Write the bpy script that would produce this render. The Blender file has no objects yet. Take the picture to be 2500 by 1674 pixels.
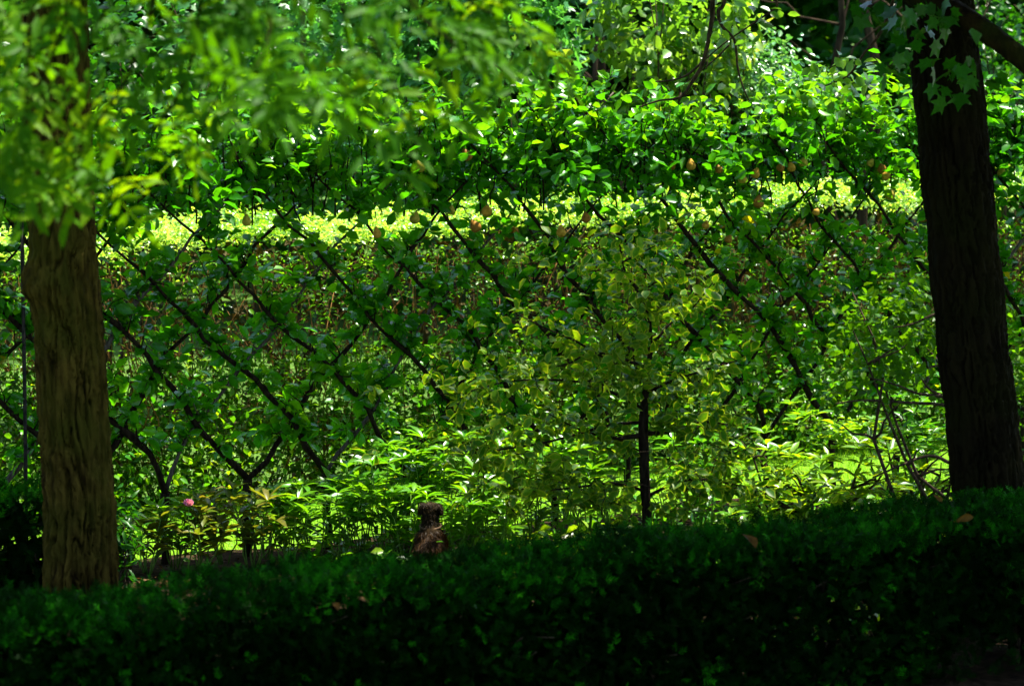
import bpy, bmesh, math, random
import numpy as np
from mathutils import Vector, Matrix, Quaternion

rng = np.random.default_rng(7)
random.seed(7)
scene = bpy.context.scene
col = scene.collection
R_ = math.radians

# ------------------------------------------------------------------ camera, sky, sun, exposure
CAMZ, FPX, TILT = 4.0, 7042.0, R_(7.04)
cam_d = bpy.data.cameras.new('camera')
cam = bpy.data.objects.new('camera', cam_d); col.objects.link(cam)
cam.location = (0, 0, CAMZ)
cam.rotation_euler = (math.pi/2 - TILT, 0, 0)
cam_d.sensor_width = 36.0
cam_d.lens = FPX/2500*36.0
cam_d.clip_start = 0.1; cam_d.clip_end = 600
cam_d.dof.use_dof = True
cam_d.dof.focus_distance = 20.3
cam_d.dof.aperture_fstop = 2.6
scene.camera = cam

SUN = Vector((0.326, 0.244, 0.9135)).normalized()
w = bpy.data.worlds.new('World'); scene.world = w; w.use_nodes = True
nt = w.node_tree
bg = nt.nodes['Background']
sky = nt.nodes.new('ShaderNodeTexSky'); sky.sky_type = 'NISHITA'; sky.sun_disc = False
sky.sun_elevation = math.asin(SUN.z); sky.sun_rotation = math.atan2(SUN.x, SUN.y)
nt.links.new(sky.outputs[0], bg.inputs[0]); bg.inputs[1].default_value = 0.13
sun_d = bpy.data.lights.new('sun', 'SUN'); sun_d.energy = 5.0; sun_d.angle = R_(0.53); sun_d.color = (1, .95, .84)
sun_o = bpy.data.objects.new('sun', sun_d); col.objects.link(sun_o)
sun_o.rotation_euler = SUN.to_track_quat('Z', 'Y').to_euler(); sun_o.location = (8, 14, 26)
scene.view_settings.view_transform = 'Standard'
scene.view_settings.look = 'None'
scene.view_settings.gamma = 1.0
scene.view_settings.exposure = 2.3
scene.render.engine = 'CYCLES'
cy = scene.cycles
cy.use_denoising = True
cy.max_bounces = 8; cy.diffuse_bounces = 4; cy.glossy_bounces = 2; cy.transmission_bounces = 5; cy.transparent_max_bounces = 4
cy.sample_clamp_indirect = 6.0

# ------------------------------------------------------------------ layout helpers
_up = Vector((0, math.sin(TILT), math.cos(TILT))); _fw = Vector((0, math.cos(TILT), -math.sin(TILT)))
def P(px, py, D):
    """point at depth Y = D seen at photo pixel (px, py)"""
    d = Vector((1, 0, 0))*((px-1250)/FPX) + _up*((837-py)/FPX) + _fw
    k = D/d.y
    return Vector((0, 0, CAMZ)) + d*k
TH = R_(28)
U = Vector((math.cos(TH), math.sin(TH), 0)); N = Vector((-math.sin(TH), math.cos(TH), 0))
O = Vector((-1.87, 20.0, 0))
def row(s, t, z=0.0):
    return O + U*s + N*t + Vector((0, 0, z))
def onrow(px, py, t):
    """point of the vertical plane t seen at a pixel"""
    a = P(px, py, 10.0) - Vector((0, 0, CAMZ))
    o = Vector((0, 0, CAMZ)) - O
    k = (t - o.dot(N))/a.dot(N)
    return Vector((0, 0, CAMZ)) + a*k
def gz(y):
    """ground height: level beds, a grassy bank rising towards the camera"""
    k = min(max((12.0-y)/10.0, 0), 1); k = k*k*(3-2*k)
    return 2.35*k

# ------------------------------------------------------------------ materials
def newmat(name):
    m = bpy.data.materials.new(name); m.use_nodes = True
    t = m.node_tree; t.nodes.clear()
    out = t.nodes.new('ShaderNodeOutputMaterial')
    return m, t, out
def ramp(t, stops):
    r = t.nodes.new('ShaderNodeValToRGB')
    e = r.color_ramp.elements
    while len(e) < len(stops): e.new(0.5)
    for i, (p, c) in enumerate(stops):
        e[i].position = p; e[i].color = (*c, 1)
    return r
def leafmat(name, stops, trans=0.45, rough=0.38, rim=None, tscale=2.0, spec=0.32):
    m, t, out = newmat(name)
    at = t.nodes.new('ShaderNodeAttribute'); at.attribute_name = 'tint'
    r = ramp(t, stops); t.links.new(at.outputs['Fac'], r.inputs[0])
    csock = r.outputs[0]
    tc = t.nodes.new('ShaderNodeNewGeometry')
    nz = t.nodes.new('ShaderNodeTexNoise'); nz.inputs['Scale'].default_value = 45
    t.links.new(tc.outputs['Position'], nz.inputs['Vector'])
    mx = t.nodes.new('ShaderNodeMixRGB'); mx.blend_type = 'MULTIPLY'; mx.inputs[0].default_value = 0.5
    mr = ramp(t, [(0.3, (.55, .55, .55)), (0.7, (1.25, 1.2, 1.1))]); t.links.new(nz.outputs[0], mr.inputs[0])
    t.links.new(csock, mx.inputs[1]); t.links.new(mr.outputs[0], mx.inputs[2]); csock = mx.outputs[0]
    if rim:
        a2 = t.nodes.new('ShaderNodeAttribute'); a2.attribute_name = 'rim'
        rr = ramp(t, [(0.62, (0, 0, 0)), (0.82, (1, 1, 1))]); t.links.new(a2.outputs['Fac'], rr.inputs[0])
        m2 = t.nodes.new('ShaderNodeMixRGB'); m2.inputs[2].default_value = (*rim, 1)
        t.links.new(rr.outputs[0], m2.inputs[0]); t.links.new(csock, m2.inputs[1]); csock = m2.outputs[0]
    p = t.nodes.new('ShaderNodeBsdfPrincipled'); p.inputs['Roughness'].default_value = rough
    p.inputs['Specular IOR Level'].default_value = spec
    t.links.new(csock, p.inputs['Base Color'])
    tr = t.nodes.new('ShaderNodeBsdfTranslucent')
    tm = t.nodes.new('ShaderNodeMixRGB'); tm.blend_type = 'MULTIPLY'; tm.inputs[0].default_value = 1
    tm.inputs[2].default_value = (tscale*1.25, tscale, tscale*.45, 1)
    t.links.new(csock, tm.inputs[1]); t.links.new(tm.outputs[0], tr.inputs[0])
    ms = t.nodes.new('ShaderNodeMixShader'); ms.inputs[0].default_value = trans
    t.links.new(p.outputs[0], ms.inputs[1]); t.links.new(tr.outputs[0], ms.inputs[2])
    t.links.new(ms.outputs[0], out.inputs[0])
    return m
def woodmat(name, a, b, sc=(30, 30, 5), rough=.9, moss=None, bump=.4):
    m, t, out = newmat(name)
    g = t.nodes.new('ShaderNodeTexCoord')
    mp = t.nodes.new('ShaderNodeMapping'); mp.inputs['Scale'].default_value = sc
    t.links.new(g.outputs['Object'], mp.inputs[0])
    n = t.nodes.new('ShaderNodeTexNoise'); n.inputs['Scale'].default_value = 1.0; n.inputs['Detail'].default_value = 6
    t.links.new(mp.outputs[0], n.inputs['Vector'])
    r = ramp(t, [(0.36, a), (0.62, b)]); t.links.new(n.outputs[0], r.inputs[0])
    csock = r.outputs[0]
    if moss:
        n2 = t.nodes.new('ShaderNodeTexNoise'); n2.inputs['Scale'].default_value = 2.3; n2.inputs['Detail'].default_value = 5
        t.links.new(g.outputs['Object'], n2.inputs['Vector'])
        r2 = ramp(t, [(0.45, (0, 0, 0)), (0.68, (1, 1, 1))]); t.links.new(n2.outputs[0], r2.inputs[0])
        m2 = t.nodes.new('ShaderNodeMixRGB'); m2.inputs[2].default_value = (*moss, 1)
        t.links.new(r2.outputs[0], m2.inputs[0]); t.links.new(csock, m2.inputs[1]); csock = m2.outputs[0]
    p = t.nodes.new('ShaderNodeBsdfPrincipled'); p.inputs['Roughness'].default_value = rough
    p.inputs['Specular IOR Level'].default_value = .03
    t.links.new(csock, p.inputs['Base Color'])
    bp = t.nodes.new('ShaderNodeBump'); bp.inputs['Strength'].default_value = bump; bp.inputs['Distance'].default_value = .02
    t.links.new(n.outputs[0], bp.inputs['Height']); t.links.new(bp.outputs[0], p.inputs['Normal'])
    t.links.new(p.outputs[0], out.inputs[0])
    return m

M = {}
M['pear_leaf'] = leafmat('pear_leaf', [(0, (.014, .115, .0015)), (.55, (.032, .175, .002)), (.9, (.08, .235, .003)), (.985, (.24, .24, .004))], .46, .26, spec=.25)
M['young_leaf'] = leafmat('young_leaf', [(0, (.024, .10, .002)), (.6, (.060, .155, .003)), (1, (.105, .20, .004))], .46, .42, rim=(.14, .205, .010), spec=.12)
M['fore_leaf'] = leafmat('fore_leaf', [(0, (.016, .078, .001)), (.5, (.041, .132, .001)), (.95, (.09, .18, .0015)), (1, (.26, .13, .015))], .50, .5, spec=.05)
M['maple_leaf'] = leafmat('maple_leaf', [(0, (.025, .15, .022)), (.6, (.05, .21, .035)), (1, (.12, .28, .025))], .42, .30, spec=.5)
M['lime_leaf'] = leafmat('lime_leaf', [(0, (.04, .14, .010)), (.6, (.09, .21, .015)), (1, (.20, .28, .03))], .48, .30, spec=.5)
M['pale_leaf'] = leafmat('pale_leaf', [(0, (.02, .11, .02)), (.6, (.05, .18, .045)), (1, (.10, .23, .06))], .35, .30, spec=.5)
M['dark_leaf'] = leafmat('dark_leaf', [(0, (.006, .055, .001)), (.7, (.016, .095, .002)), (1, (.045, .14, .003))], .38, .36, spec=.2)
M['hazel_leaf'] = leafmat('hazel_leaf', [(0, (.018, .085, .001)), (.6, (.042, .13, .002)), (1, (.085, .175, .003))], .42, .40, spec=.08)
M['crown_leaf'] = leafmat('crown_leaf', [(0, (.015, .07, .002)), (.7, (.03, .11, .003)), (1, (.06, .15, .004))], .2, .5)
M['privet_leaf'] = leafmat('privet_leaf', [(0, (.035, .15, .003)), (.5, (.10, .26, .006)), (1, (.32, .50, .10))], .42, .32, spec=.45)
M['peony_leaf'] = leafmat('peony_leaf', [(0, (.025, .14, .003)), (.6, (.08, .22, .004)), (1, (.18, .28, .006))], .42, .30, spec=.3)
M['red_peony_leaf'] = leafmat('red_peony_leaf', [(0, (.04, .12, .005)), (.5, (.075, .11, .007)), (1, (.13, .085, .011))], .42, .33, spec=.25)
M['laurel_leaf'] = leafmat('laurel_leaf', [(0, (.022, .14, .004)), (.6, (.075, .21, .004)), (1, (.20, .30, .006))], .42, .30)
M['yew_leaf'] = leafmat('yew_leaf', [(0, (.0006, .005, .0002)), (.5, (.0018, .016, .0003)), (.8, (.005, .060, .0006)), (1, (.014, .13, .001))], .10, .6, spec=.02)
M['grass'] = leafmat('grass_blade', [(0, (.05, .18, .003)), (.6, (.11, .27, .004)), (1, (.20, .34, .008))], .45, .5)
M['litter'] = leafmat('litter_leaf', [(0, (.040, .020, .006)), (.6, (.085, .045, .014)), (1, (.15, .085, .03))], .1, .7, spec=.1)
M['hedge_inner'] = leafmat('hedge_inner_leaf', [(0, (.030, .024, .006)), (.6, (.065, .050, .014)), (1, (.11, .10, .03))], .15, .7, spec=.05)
M['dead_leaf'] = leafmat('dead_leaf', [(0, (.045, .018, .003)), (1, (.085, .045, .008))], .2, .6, spec=.05)
M['pear_bark'] = woodmat('pear_bark', (.005, .0035, .002), (.020, .014, .008), (60, 60, 14))
M['arm_bark'] = woodmat('arm_bark', (.03, .024, .018), (.085, .07, .055), (60, 60, 14))
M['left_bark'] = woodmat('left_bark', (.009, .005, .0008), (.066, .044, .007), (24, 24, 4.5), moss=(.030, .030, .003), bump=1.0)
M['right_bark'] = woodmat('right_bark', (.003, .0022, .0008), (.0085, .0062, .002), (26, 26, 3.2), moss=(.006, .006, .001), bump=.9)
M['limb_bark'] = woodmat('limb_bark', (.004, .0025, .0008), (.014, .009, .002), (26, 26, 14), moss=(.012, .019, .0015), bump=1.0)
M['twig'] = woodmat('twig', (.02, .014, .009), (.06, .042, .025), (50, 50, 20))
M['hedge_twig'] = woodmat('hedge_twig', (.09, .042, .012), (.19, .10, .035), (40, 40, 8))
M['far_bark'] = woodmat('far_bark', (.012, .008, .005), (.035, .024, .014), (14, 14, 3))
M['iron'] = woodmat('iron', (.01, .01, .01), (.03, .026, .022), (30, 30, 30), rough=.6)
M['green_stem'] = woodmat('green_stem', (.05, .12, .015), (.10, .18, .03), (60, 60, 9), rough=.55, bump=.1)
def simplemat(name, a, b, sc, rough, bump=.3, trans=None):
    m = woodmat(name, a, b, (sc, sc, sc), rough, bump=bump); return m
M['soil'] = simplemat('soil', (.008, .005, .0025), (.028, .017, .009), 18, .95, .9)
M['ground'] = simplemat('ground_cover', (.02, .045, .008), (.05, .10, .015), 3, .95, .6)
M['lawn'] = simplemat('lawn', (.05, .13, .008), (.11, .22, .012), 30, .9, .5)
M['pear_skin'] = simplemat('pear_skin', (.20, .11, .012), (.36, .21, .03), 30, .45, .1)
M['rose'] = leafmat('rose_petal', [(0, (.75, .20, .42)), (1, (.85, .50, .65))], .2, .5, tscale=.8)
M['fur'] = leafmat('dog_fur', [(0, (.006, .0035, .001)), (.6, (.018, .010, .0025)), (1, (.085, .052, .010))], .05, .6, spec=.1)
M['tan_fur'] = leafmat('tan_dog_fur', [(0, (.010, .0045, .001)), (.6, (.022, .010, .002)), (1, (.05, .023, .004))], .05, .6, spec=.05)
M['skin'] = simplemat('dog_undercoat', (.006, .0035, .001), (.018, .010, .003), 40, .8)
M['leather'] = simplemat('leather', (.05, .03, .018), (.12, .075, .04), 60, .5)

# ------------------------------------------------------------------ object helpers
def tag(o, label=None, cat=None, group=None, kind=None):
    if label: o['label'] = label
    if cat: o['category'] = cat
    if group: o['group'] = group
    if kind: o['kind'] = kind
    return o
def thing(name, label, cat, loc=(0, 0, 0), group=None, kind=None):
    o = bpy.data.objects.new(name, None); col.objects.link(o); o.location = loc
    o.empty_display_size = .1
    return tag(o, label, cat, group, kind)
def part(name, me, mat, parent=None, kind=None, label=None):
    if mat is not None and not me.materials: me.materials.append(M[mat])
    o = bpy.data.objects.new(name, me); col.objects.link(o)
    if parent: o.parent = parent
    if kind: o['kind'] = kind
    if label: o['label'] = label
    return o

class MB:
    def __init__(s): s.V = []; s.F = []
    def tube(s, pts, radii, n=8, rough=0.0):
        pts = [Vector(p) for p in pts]; b = len(s.V)
        prev = None
        for i, p in enumerate(pts):
            d = (pts[min(i+1, len(pts)-1)] - pts[max(i-1, 0)]).normalized()
            if prev is None:
                a = d.orthogonal().normalized()
            else:
                a = (prev - d*prev.dot(d)).normalized()
            prev = a; c = d.cross(a)
            for k in range(n):
                th = 2*math.pi*k/n; r = radii[i]*(1 + (random.uniform(-rough, rough) if rough else 0))
                s.V.append(p + a*math.cos(th)*r + c*math.sin(th)*r)
        for i in range(len(pts)-1):
            for k in range(n):
                k2 = (k+1) % n
                s.F.append((b+i*n+k, b+i*n+k2, b+(i+1)*n+k2, b+(i+1)*n+k))
        s.F.append(tuple(b+k for k in reversed(range(n))))
        e = b+(len(pts)-1)*n
        s.F.append(tuple(e+k for k in range(n)))
    def lathe(s, prof, n=10, at=Vector((0, 0, 0)), M3=None):
        b = len(s.V)
        for (r, z) in prof:
            for k in range(n):
                th = 2*math.pi*k/n; v = Vector((r*math.cos(th), r*math.sin(th), z))
                if M3 is not None: v = M3 @ v
                s.V.append(at+v)
        for i in range(len(prof)-1):
            for k in range(n):
                k2 = (k+1) % n
                s.F.append((b+i*n+k, b+i*n+k2, b+(i+1)*n+k2, b+(i+1)*n+k))
    def mesh(s, name, base=Vector((0, 0, 0)), smooth=True):
        me = bpy.data.meshes.new(name)
        me.from_pydata([tuple(v-base) for v in s.V], [], s.F)
        if smooth: me.polygons.foreach_set('use_smooth', [True]*len(me.polygons))
        me.update(); return me
def wob(a, b, n, amp, sag=0.0):
    """wandering polyline from a to b"""
    a, b = Vector(a), Vector(b); L = (b-a).length; out = []
    ph = [random.uniform(0, 6.28) for _ in range(6)]
    for i in range(n+1):
        t = i/n; e = math.sin(math.pi*t)
        off = Vector((math.sin(5*t+ph[0])+.5*math.sin(13*t+ph[1]), math.sin(6*t+ph[2])+.5*math.sin(12*t+ph[3]), math.sin(5.5*t+ph[4])+.5*math.sin(14*t+ph[5])))
        out.append(a.lerp(b, t) + off*amp*L*e*.5 + Vector((0, 0, -sag*L*e)))
    return out
def spline(pts, n=6):
    """smooth curve through points"""
    pts = [Vector(p) for p in pts]; out = []
    for i in range(len(pts)-1):
        p0, p1, p2, p3 = pts[max(i-1, 0)], pts[i], pts[i+1], pts[min(i+2, len(pts)-1)]
        for k in range(n):
            t = k/n
            out.append(.5*((2*p1) + (p2-p0)*t + (2*p0-5*p1+4*p2-p3)*t*t + (3*p1-p0-3*p2+p3)*t**3))
    out.append(pts[-1]); return out
def taper(n, a, b, pw=1.0): return [a + (b-a)*(i/(n-1))**pw for i in range(n)]

# leaf templates: y along the leaf, x across, z up; (verts, tris, rim)
def t_blade(prof, bend=.10, fold=.10):
    """outline half widths prof [(y, w)], a midrib and two folded sides"""
    V = [(0, 0, 0)]; F = []; rim = [0.]
    for (y, w_) in prof:
        z = -bend*y*y
        V += [(-w_, y, z+fold*w_), (0, y, z), (w_, y, z+fold*w_)]; rim += [1., 0., 1.]
    V.append((0, 1, -bend)); rim.append(1.)
    n = len(prof)
    F += [(0, 2, 1), (0, 3, 2)]
    for i in range(n-1):
        a = 1+3*i; b = a+3
        F += [(a, a+1, b), (a+1, b+1, b), (a+1, a+2, b+1), (a+2, b+2, b+1)]
    a = 1+3*(n-1); e = len(V)-1
    F += [(a, a+1, e), (a+1, a+2, e)]
    return np.array(V, float), np.array(F), np.array(rim)
T_OVAL = t_blade([(.22, .24), (.58, .30)], .16, .35)
T_OVAL2 = t_blade([(.25, .22), (.6, .27)], -.05, .6)
T_LANCE = t_blade([(.28, .135), (.62, .15)], .18, .4)
T_LANCE2 = t_blade([(.3, .11), (.6, .13)], .42, .4)
T_KITE = t_blade([(.45, .26)], .12, .4)
T_BLADEG = (np.array([(-.03, 0, 0), (.03, 0, 0), (.02, .6, .05), (0, 1, .16), (-.02, .6, .05)], float), np.array([(0, 1, 2), (0, 2, 4), (4, 2, 3)]), np.zeros(5))
def t_maple():
    V = [(0, .38, 0)]; rim = [0.]
    ang = [-150, -118, -95, -62, -48, -22, 0, 22, 48, 62, 95, 118, 150]
    rad = [.28, .46, .29, .60, .35, .38, .68, .38, .35, .60, .29, .46, .28]
    V.append((0, 0.02, 0)); rim.append(1.)
    for a, r in zip(ang, rad):
        V.append((math.sin(R_(a))*r, .38+math.cos(R_(a))*r, -.22*r*r+.02)); rim.append(1.)
    F = []
    n = len(V)-1
    for i in range(n): F.append((0, 1+(i+1) % n, 1+i))
    return np.array(V, float), np.array(F), np.array(rim)
T_MAPLE = t_maple()
def combine(items):
    V = []; F = []; r = []; b = 0
    for (T, M4) in items:
        v = np.c_[T[0], np.ones(len(T[0]))] @ np.array(M4).T
        V.append(v[:, :3]); F.append(T[1]+b); r.append(T[2]); b += len(v)
    return np.vstack(V), np.vstack(F), np.concatenate(r)
def t_pinnate(pairs, seed):
    rr = random.Random(seed); it = []
    def put(y, ang, L, z):
        it.append((T_LANCE, Matrix.Translation((0, y, z)) @ Matrix.Rotation(ang, 4, 'Z') @ Matrix.Rotation(rr.uniform(-.5, .1), 4, 'X') @ Matrix.Rotation(rr.uniform(-.5, .5), 4, 'Y') @ Matrix.Scale(L, 4)))
    for i in range(pairs):
        y = .16+.74*i/pairs; z = -.28*y*y; L = .46*(1-.25*abs(i/pairs-.5))
        put(y, R_(62+rr.uniform(-10, 10)), L, z); put(y+.03, R_(-62+rr.uniform(-10, 10)), L, z)
    put(.9, rr.uniform(-.2, .2), .38, -.23)
    for k in range(3):
        y0, y1 = .3*k, .3*(k+1)
        it.append(((np.array([(-.008, y0, -.28*y0*y0), (.008, y0, -.28*y0*y0), (.006, y1, -.28*y1*y1), (-.006, y1, -.28*y1*y1)], float), np.array([(0, 1, 2), (0, 2, 3)]), np.zeros(4)), Matrix.Identity(4)))
    return combine(it)
def t_spray(seed):
    """yew shoot with flat needles"""
    rr = random.Random(seed); V = []; F = []
    V += [(-.02, 0, 0), (.02, 0, 0), (0, .95, -.05)]; F.append((0, 1, 2))
    for i in range(5):
        y = .06+.84*i/5
        for sgn in (-1, 1):
            a = R_(58+rr.uniform(-14, 14) - 20*i/5); L = .40*(1-.35*i/5)
            d = np.array([sgn*math.sin(a), math.cos(a), rr.uniform(-.1, .35)]); c = np.array([-d[1]*sgn, d[0]*sgn, 0])*.042
            p = np.array([0, y, -.05*y]); b = len(V)
            V += [tuple(p-c), tuple(p+c), tuple(p+d*L+c*.4), tuple(p+d*L-c*.4)]
            F += [(b, b+1, b+2), (b, b+2, b+3)]
    return np.array(V, float), np.array(F), np.zeros(len(V))
T_YEW = [t_spray(i) for i in range(4)]
T_PINN = [t_pinnate(3, i) for i in range(5)]

def frames(n, up=1.0, axis=None, spread=1.0, droop=0.0, nrm=None):
    """n random leaf frames (3x3 as columns side, along, normal)"""
    nn = rng.normal(size=(n, 3))*spread
    base = np.array([0, 0, 1.])*up if nrm is None else nrm
    nn = nn*.55 + base
    nn /= np.linalg.norm(nn, axis=1)[:, None]
    d = rng.normal(size=(n, 3)) if axis is None else axis + rng.normal(size=(n, 3))*.45
    d[:, 2] -= droop
    d -= nn*(d*nn).sum(1)[:, None]
    d /= np.linalg.norm(d, axis=1)[:, None]+1e-9
    x = np.cross(d, nn)
    return np.stack([x, d, nn], axis=2)
def leafmesh(name, T, pos, fr, sc, tint, base=Vector((0, 0, 0))):
    V, F, rim = T; n = len(pos)
    sc = np.broadcast_to(np.asarray(sc, float), (n,))
    W = np.einsum('nij,vj->nvi', fr, V)*sc[:, None, None] + (pos-np.array(base))[:, None, :]
    nv = len(V); nf = len(F)
    FF = (F[None]+(np.arange(n)*nv)[:, None, None]).reshape(-1)
    me = bpy.data.meshes.new(name)
    me.vertices.add(n*nv); me.vertices.foreach_set('co', W.reshape(-1).astype(np.float32))
    me.loops.add(n*nf*3); me.loops.foreach_set('vertex_index', FF.astype(np.int32))
    me.polygons.add(n*nf); me.polygons.foreach_set('loop_start', (np.arange(n*nf)*3).astype(np.int32))
    a = me.attributes.new('tint', 'FLOAT', 'FACE'); a.data.foreach_set('value', np.repeat(np.broadcast_to(tint, (n,)), nf).astype(np.float32))
    if rim.any():
        b = me.attributes.new('rim', 'FLOAT', 'POINT'); b.data.foreach_set('value', np.tile(rim, n).astype(np.float32))
    me.update(calc_edges=True); me.validate()
    return me
_variants = {}
def variants(key, T, mat, k=6):
    """shared single-leaf meshes, one per tint"""
    if key not in _variants:
        L = []
        TT = T if isinstance(T, list) else [T]
        for i in range(k):
            me = leafmesh('leaf_'+key, TT[i % len(TT)], np.zeros((1, 3)), np.eye(3)[None], 1.0, np.array([(i+.5)/k*.97]))
            me.materials.append(M[mat]); L.append(me)
        _variants[key] = L
    return _variants[key]
def leafparts(key, T, mat, pos, fr, sc, tint, parent, name='leaf'):
    vs = variants(key, T, mat); base = np.array(parent.location)
    sc = np.broadcast_to(np.asarray(sc, float), (len(pos),)); tint = np.broadcast_to(tint, (len(pos),))
    for i in range(len(pos)):
        o = bpy.data.objects.new(name, vs[min(int(tint[i]*len(vs)), len(vs)-1)])
        col.objects.link(o); o.parent = parent
        m = Matrix([[fr[i, r, 0]*sc[i], fr[i, r, 1]*sc[i], fr[i, r, 2]*sc[i], pos[i, r]-base[r]] for r in range(3)] + [[0, 0, 0, 1]])
        o.matrix_basis = m
def foliage(key, T, mat, pos, fr, sc, tint, parent, nparts=0, score=None, name='foliage'):
    """the nparts leaves that show largest become leaf parts, the rest one foliage mesh"""
    n = len(pos); sc = np.broadcast_to(np.asarray(sc, float), (n,)).copy(); tint = np.broadcast_to(tint, (n,)).copy()
    if nparts > 0:
        nparts = min(nparts, n)
        if score is None:
            view = pos-np.array([0, 0, CAMZ]); view /= np.linalg.norm(view, axis=1)[:, None]
            score = np.abs((fr[:, :, 2]*view).sum(1))*sc - .02*(pos @ np.array(N))
        idx = np.argsort(-score)
        a, b = idx[:nparts], idx[nparts:]
        leafparts(key, T, mat, pos[a], fr[a], sc[a], tint[a], parent)
    else:
        b = np.arange(n)
    if len(b):
        TT = T[0] if isinstance(T, list) else T
        me = leafmesh(name, TT, pos[b], fr[b], sc[b], tint[b], parent.location)
        part(name, me, mat, parent, kind='stuff')
def tints(n, pos=None, f=1.3, lo=.0, hi=1.0, rare=0.012):
    t = rng.beta(2.0, 2.6, n)
    if pos is not None:
        s = np.sin(pos[:, 0]*f*2.1+1)+np.sin(pos[:, 1]*f*1.7+2)+np.sin(pos[:, 2]*f*3.3)
        t = np.clip(t+.10*s, 0, .96)
    t = lo+(hi-lo)*t*.95
    if rare: t[rng.random(n) < rare] = .995
    return t
def arr(L): return np.array([tuple(v) for v in L])
def crowncloud(n, c, r, clumps=60, rc=.25, shell=.45, seed=None):
    """clumpy leaf positions in an ellipsoid, with outward normals"""
    d = rng.normal(size=(clumps, 3)); d /= np.linalg.norm(d, axis=1)[:, None]
    k = rng.random(clumps)**shell
    cc = d*k[:, None]
    i = rng.integers(0, clumps, n)
    q = cc[i] + rng.normal(size=(n, 3))*rc
    pos = np.array(c) + q*np.array(r)
    nr = q/(np.linalg.norm(q, axis=1)[:, None]+1e-6)
    return pos, nr

# ------------------------------------------------------------------ the setting: ground, bed, lawn
def sheet(name, f, ns, nt_, mat, label):
    V = []; F = []
    for i in range(ns+1):
        for j in range(nt_+1): V.append(tuple(f(i/ns, j/nt_)))
    for i in range(ns):
        for j in range(nt_):
            a = i*(nt_+1)+j; F.append((a, a+nt_+1, a+nt_+2, a+1))
    me = bpy.data.meshes.new(name); me.from_pydata(V, [], F); me.polygons.foreach_set('use_smooth', [True]*len(F)); me.update()
    o = part(name, me, mat); tag(o, label, kind='structure'); return o
def g_f(a, b):
    def sq(t): t = 2*t-1; return math.copysign(abs(t)**2.2, t)
    x = 260*sq(a); y = 14+260*sq(b)
    return (x, y, gz(y)-.02)
sheet('ground', g_f, 60, 120, 'ground', 'dark shaded ground cover under the park trees')
sheet('flower_bed', lambda a, b: row(-9+20*a, -6.2+6.4*b, .004+.025*math.sin(a*70+b*9)*math.sin(b*31+a*17)+.02), 120, 40, 'soil', 'brown bare soil bed between the clipped hedge and the pear trees')
sheet('lawn', lambda a, b: row(-9+20*a, .2+1.9*b, .012), 60, 8, 'lawn', 'sunlit strip of lawn behind the pear trees')
# grass blades
n = 33000
s = rng.uniform(-4.5, 9, n); t = rng.uniform(.12, 2.1, n)
pos = np.array(O)[None]+s[:, None]*np.array(U)+t[:, None]*np.array(N); pos[:, 2] = .012
ax = np.tile(np.array([0, 0, 1.]), (n, 1)); 
fr = frames(n, axis=ax*1.3, nrm=rng.normal(size=(n, 3))*np.array([1, 1, .1]), spread=.2)
o = part('grass', leafmesh('grass', T_BLADEG, pos, fr, rng.uniform(.035, .08, n), tints(n, pos)), 'grass')
tag(o, 'bright sunlit grass growing behind the pear trunks', 'grass', kind='stuff')
# leaf litter on the bed
n = 5000
s = rng.uniform(-5, 8, n); t = rng.uniform(-4.6, .15, n)
pos = np.array(O)[None]+s[:, None]*np.array(U)+t[:, None]*np.array(N); pos[:, 2] = rng.uniform(.045, .06, n)
o = part('leaf_litter', leafmesh('leaf_litter', T_KITE, pos, frames(n, 1.4), rng.uniform(.03, .06, n), tints(n)), 'litter')
tag(o, 'brown fallen leaves scattered over the soil bed', 'leaf litter', kind='stuff')

n = 9000
s = rng.uniform(.2, 8.5, n); t = rng.uniform(-4.4, -.1, n)
pos = np.array(O)[None]+s[:, None]*np.array(U)+t[:, None]*np.array(N); pos[:, 2] = .05+np.abs(rng.normal(size=n))*.07*(1+.6*np.sin(s*4)*np.sin(t*3))
o = part('ground_cover_plants', leafmesh('ground_cover_plants', T_OVAL, pos, frames(n, 1.0, droop=.1), rng.uniform(.05, .10, n), tints(n, pos, rare=0)), 'laurel_leaf')
tag(o, 'low green leaves covering the soil under the young tree', 'ground cover', kind='stuff')
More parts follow.
